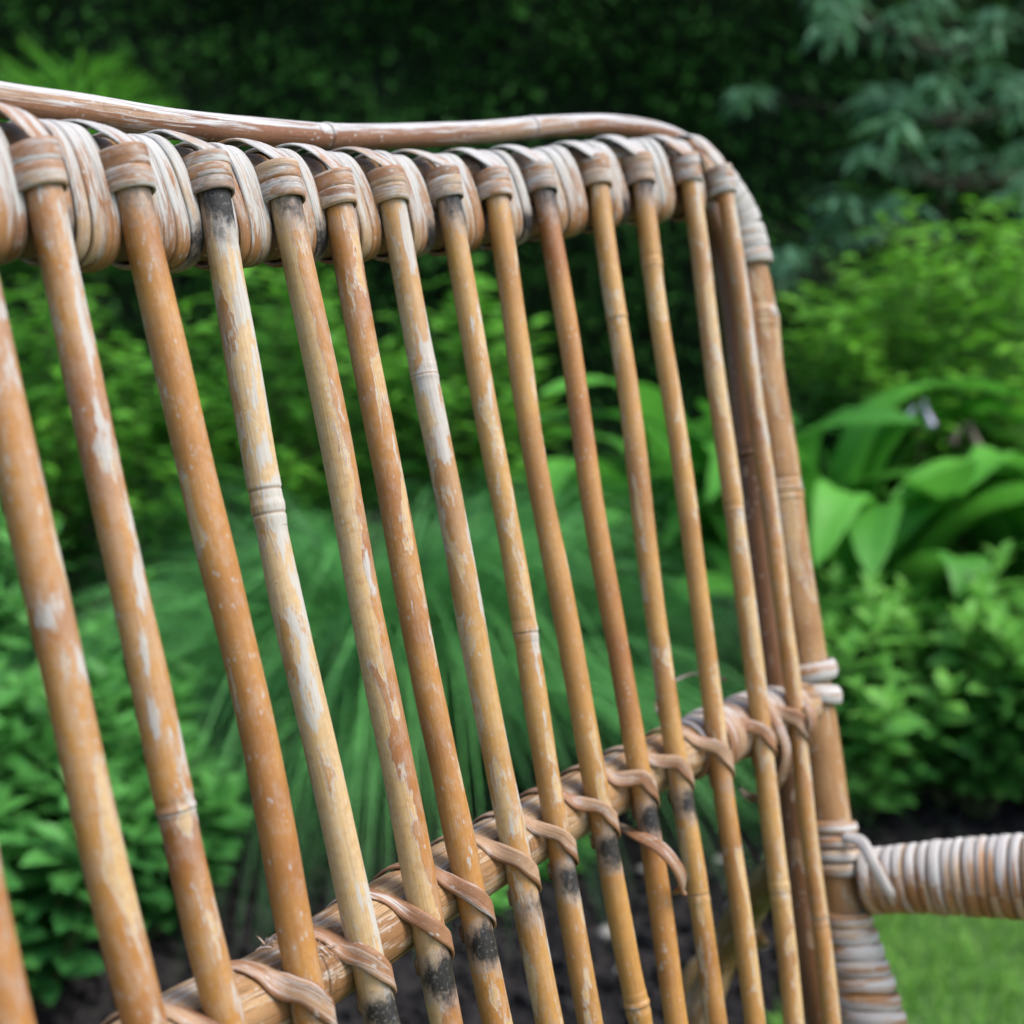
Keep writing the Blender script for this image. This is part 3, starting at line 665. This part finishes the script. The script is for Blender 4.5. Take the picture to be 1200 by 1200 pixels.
# crossing rail
xr = [(-.34, -.118, .712), (-.26, -.09, .712), (-.1756, -.0732, .705), (-.1292, -.0692, .698), (-.0835, -.0662, .6938), (-.0116, -.0639, .6915), (.0407, -.0649, .6902), (.158, -.0746, .6906), (.2782, -.0967, .6909), (.345, -.114, .6903)]
px_ = catmull(xr, .004); sx = arclen(px_)
rail = add('cross_rail', tube(px_, .0158, 30, 21, .015, nodes=[sx[np.argmin(abs(px_[:, 0]-x))] for x in (-.105, .05)], bleach=bl_side(.05, .3, (0, 0, 1)), peel=.35), M_RAIL)
def rail_frame(X):
    j = int(np.argmin(abs(px_[:, 0]-X))); return px_[j], tangents(px_)[j]
# split-cane ties, slat by slat
for i in sorted(TIEZ):
    pos, _ = slat_at[i]; z0 = TIEZ[i]; r_ = DIA.get(i, 12.3)*.0005
    C0 = pos(z0); c_r, tr = rail_frame(C0[0]); n_ = nrm(C0[0]); n_ = unit(n_-tr*(n_@tr)); u_ = np.cross(tr, n_); u_ = u_ if u_[2] > 0 else -u_
    def onrail(a_, ang, r=.0165): return c_r+tr*a_+n_*(r*math.cos(ang))+u_*(r*math.sin(ang))
    def onslat(dz, ang, g=.0007): return pos(z0+dz)+tr*((r_+g)*math.cos(ang))+n_*((r_+g)*math.sin(ang))
    q_ = [(onrail(-.018, R(205)), 0), (onrail(-.0205, R(150)), 0), (onrail(-.0205, R(112)), 0), (onrail(-.018, R(78)), 0), (onrail(-.0145, R(50)), 0), (onrail(-.0112, R(24), .0172), .3),
          (onslat(-.0015, R(142), .0012), .9), (onslat(-.0070, R(105)), 1), (onslat(-.0118, R(68)), 1), (onslat(-.0158, R(28)), 1), (onslat(-.0182, R(-15)), 1), (onslat(-.0192, R(-60)), 1), (onslat(-.0192, R(-110)), 1)]
    W = catmull(np.array([np.concatenate([p_, [fl]]) for p_, fl in q_]), .0013); PP = W[:, :3]; fl = W[:, 3:4]
    Nr = PP-(c_r+np.outer((PP-c_r)@tr, tr)); Tl = unit(pos(z0+.005)-pos(z0-.005))
    sc_ = np.array([pos(z) for z in PP[:, 2]]); Ns = PP-sc_; Ns = Ns-np.outer(Ns@Tl, Tl)
    N = unit(unit(Nr)*(1-fl)+unit(Ns)*fl)
    add('cane_tie', ribbon(PP, N, rng.uniform(.0068, .0084), .0012, prof=FLAT, seed=800+i, bleach=rng.uniform(-.05, .25), upb=.4, stain=.0, jit=.09), M_TIE)
# wrapped end of the crossing rail and the coils round the post
for k in range(13):
    X = .205+.0098*k
    if .222 < X < .24 or .262 < X < .279 or .303 < X < .32: rr_ = .0164
    else: rr_ = .0178
    j = int(np.argmin(abs(px_[:, 0]-X)))
    if X < .215: continue
    ring_on(px_, sx[j], rr_, rr_, .0108, .0013, 900+k, M_TIE, bleach=.25, upb=.55, tilt=rng.uniform(.05, .25), nseg=36)
for k, z in enumerate((.708, .694)):
    ring_on(pth, s_at(pth, z), .0172, .0172, .0125, .0030, 930+k, M_COIL, bleach=.45, tilt=.18*(1 if k else -.2), prof=ROUND)
# frayed fibres where one tie has split
cf, tf_ = rail_frame(-.107); nf_ = nrm(-.107); nf_ = unit(nf_-tf_*(nf_@tf_)); uf_ = np.cross(tf_, nf_); uf_ = uf_ if uf_[2] > 0 else -uf_
nf = 170; an_ = rng.uniform(R(20), R(115), nf)
Pf = cf+np.outer(rng.randn(nf)*.0055, tf_)+np.outer(np.cos(an_)*.0158, nf_)+np.outer(np.sin(an_)*.0158, uf_)
Vf, Ff, tf = blades(Pf, rng.randn(nf, 3)*.9+nf_*.5+uf_*.3, rng.uniform(.002, .0055, nf), rng.uniform(.0005, .0012, nf), rng.uniform(.2, .8, nf), 4)
zf = np.zeros(len(Vf)); add('frayed_fibre', mesh_np('frayed_fibre', Vf, Ff, dict(cane=Vf, bleach=zf+.75, stain=zf, node=zf, peel=zf+.5)), M_TIE)['kind'] = 'stuff'
# loose strips
def loose(pts, width, seed, thick=.0011, mat=M_TIE, twist=None):
    P = catmull(pts, .002); T = tangents(P)
    n0 = np.array([.1, -.6, .8]) if twist is None else np.array(twist, float)
    N = np.broadcast_to(n0, P.shape)
    return add('loose_strip', ribbon(P, N, np.interp(np.linspace(0, 1, len(P)), [0, .8, 1], [width, width, width*.5]), thick, seed=seed, bleach=.2, upb=.3), mat)
loose([(.1577, -.070, .6664), (.1376, -.0943, .672), (.13, -.112, .6705), (.133, -.1203, .6598), (.1416, -.1192, .6462), (.1523, -.1101, .6372)], .0076, 951, twist=(-.5, -.5, .7))
loose([(.2924, -.0992, .7079), (.2832, -.1161, .6995), (.2757, -.127, .6875), (.2738, -.1281, .6726), (.277, -.1186, .6551), (.2844, -.1038, .6463), (.2957, -.093, .6462)], .006, 952, twist=(-.7, -.6, .2))
loose([(.3148, -.1186, .705), (.3045, -.1329, .6991), (.3028, -.1338, .6863), (.3058, -.1226, .6739), (.3132, -.1066, .6681)], .006, 953, twist=(-.7, -.6, .2))
loose([(.3214, -.0718, .7066), (.3215, -.0513, .7076), (.3034, -.0413, .7039), (.2887, -.0392, .6935), (.28, -.05, .685)], .004, 954, twist=(.1, .2, .9))

# armrests, arm supports, legs
def arm(sg):
    A = [(.349, -.158, .580), (.352, -.20, .5905), (.357, -.26, .602), (.365, -.38, .622), (.368, -.50, .612), (.365, -.575, .585), (.358, -.602, .53)]
    A = [(sg*x, y, z+(0 if sg > 0 else -.02)) for x, y, z in A]
    P = catmull(A, .004); s = arclen(P)
    rad = np.interp(s, [0, .03, .11, .4, .52], [.0185, .0198, .0248, .0255, .020])
    ao = add('armrest', tube(P, rad, 24, 31, .01, peel=.2), M_FRAME)
    pit = .0068; k = 0; x = .006
    while x < s[-1]-.004:
        r_ = float(np.interp(x, s, rad))
        ring_on(P, x, r_+.0003, r_+.0003, pit*rng.uniform(.86, 1.10), rng.uniform(.0014, .0022), 1000+k+(0 if sg > 0 else 200), M_COIL, bleach=rng.uniform(-.02, .28), upb=.7, tilt=.06+rng.uniform(-.045, .045), parent=ao, prof=ROUND if k % 3 else FLAT, nseg=40)
        x += pit*rng.uniform(.92, 1.08)*(1 if x < .1 else 1.15); k += 1
    return ao
arm(1); arm(-1)
for sg in (1, -1):
    dz = 0 if sg > 0 else -.02
    pp = pth if sg > 0 else pth
    # binding where the arm meets the post
    for k in range(4):
        ring_on(pth, s_at(pth, .612-.0085*k+dz, sg > 0), .0160, .0160, .0080, .0019, 1500+k, M_COIL, bleach=rng.uniform(.05, .35), upb=.5, tilt=.12, prof=ROUND)
    # wrap round the post and the arm support that leaves it
    for k in range(13):
        z = .556-.0094*k+dz; j = s_at(pth, z, sg > 0)
        gw = .0008+.0010*k
        ring_on(pth, j, .0158+gw, .0158, .0112, .0024, 1520+k, M_COIL, bleach=rng.uniform(.26, .42), upb=.35, tilt=.10+rng.uniform(-.04, .04), prof=ROUND, ref=np.array([.1, -1, .1]), shift=np.array([0, -gw, 0]))
    sup = catmull([(sg*.338, -.158, .52+dz), (sg*.333, -.186, .46), (sg*.33, -.24, .40), (sg*.33, -.33, .365)], .006)
    add('arm_support', tube(sup, .011, 16, 61, .02), M_FRAME)
    # rear leg leaving the post
    leg = catmull([(sg*.358, -.112, .585+dz), (sg*.3855, -.0848, .5519), (sg*.408, -.0606, .5172), (sg*.4135, -.0427, .4807), (sg*.406, -.034, .4529), (sg*.3867, -.025, .4102), (sg*.36, -.01, .30), (sg*.345, .01, .12), (sg*.345, .02, .0)], .006)
    add('rear_leg', tube(leg, .0125, 18, 65, .02, nodes=[.10, .28]), M_DARK)
    br = catmull([(sg*.462, -.0514, .4731), (sg*.4476, -.0183, .4479), (sg*.4368, -.0056, .4285), (sg*.4252, -.0009, .3765), (sg*.41, 0, .2), (sg*.40, .02, .02)], .006)
    add('rear_brace', tube(br, .010, 16, 66, .02), M_DARK)
    fl_ = catmull([(sg*.36, -.600, .54), (sg*.352, -.605, .40), (sg*.345, -.60, .2), (sg*.345, -.59, 0)], .008)
    add('front_leg', tube(fl_, .0135, 18, 67, .02, nodes=[.2]), M_FRAME)
# crossed strip where the right arm begins
P = catmull([(.338, -.146, .612), (.3345, -.1585, .6115), (.3265, -.1680, .6035), (.3275, -.1775, .5870), (.337, -.183, .5745), (.350, -.182, .570)], .002)
add('cross_strip', ribbon(P, P-np.array([.350, -.165, .592]), .0075, .0019, prof=ROUND, seed=1600, bleach=.45, upb=.4), M_COIL)
# seat
fr_ = [(-.315, -.19, .385), (-.15, -.165, .385), (0, -.155, .385), (.15, -.165, .385), (.315, -.19, .385)]
add('seat_rear_rail', tube(catmull(fr_, .008), .0125, 18, 71, .02), M_FRAME)
add('seat_front_rail', tube(catmull([(-.345, -.60, .375), (-.15, -.635, .372), (.15, -.635, .372), (.345, -.60, .375)], .008), .0135, 18, 72, .02), M_FRAME)
for sg in (1, -1):
    add('seat_side_rail', tube(catmull([(sg*.318, -.187, .38), (sg*.335, -.35, .372), (sg*.345, -.60, .372)], .008), .0125, 18, 73, .02), M_FRAME)
for k in range(13):
    x = -.28+.56*k/12
    yb = -.165-.25*x*x; yf = -.632+.3*x*x*.8
    add('seat_slat', tube(catmull([(x*.95, yb, .400), (x, (yb+yf)/2, .392), (x*1.04, yf, .390)], .01), .0062, 14, 80+k, .02), M_SLAT)
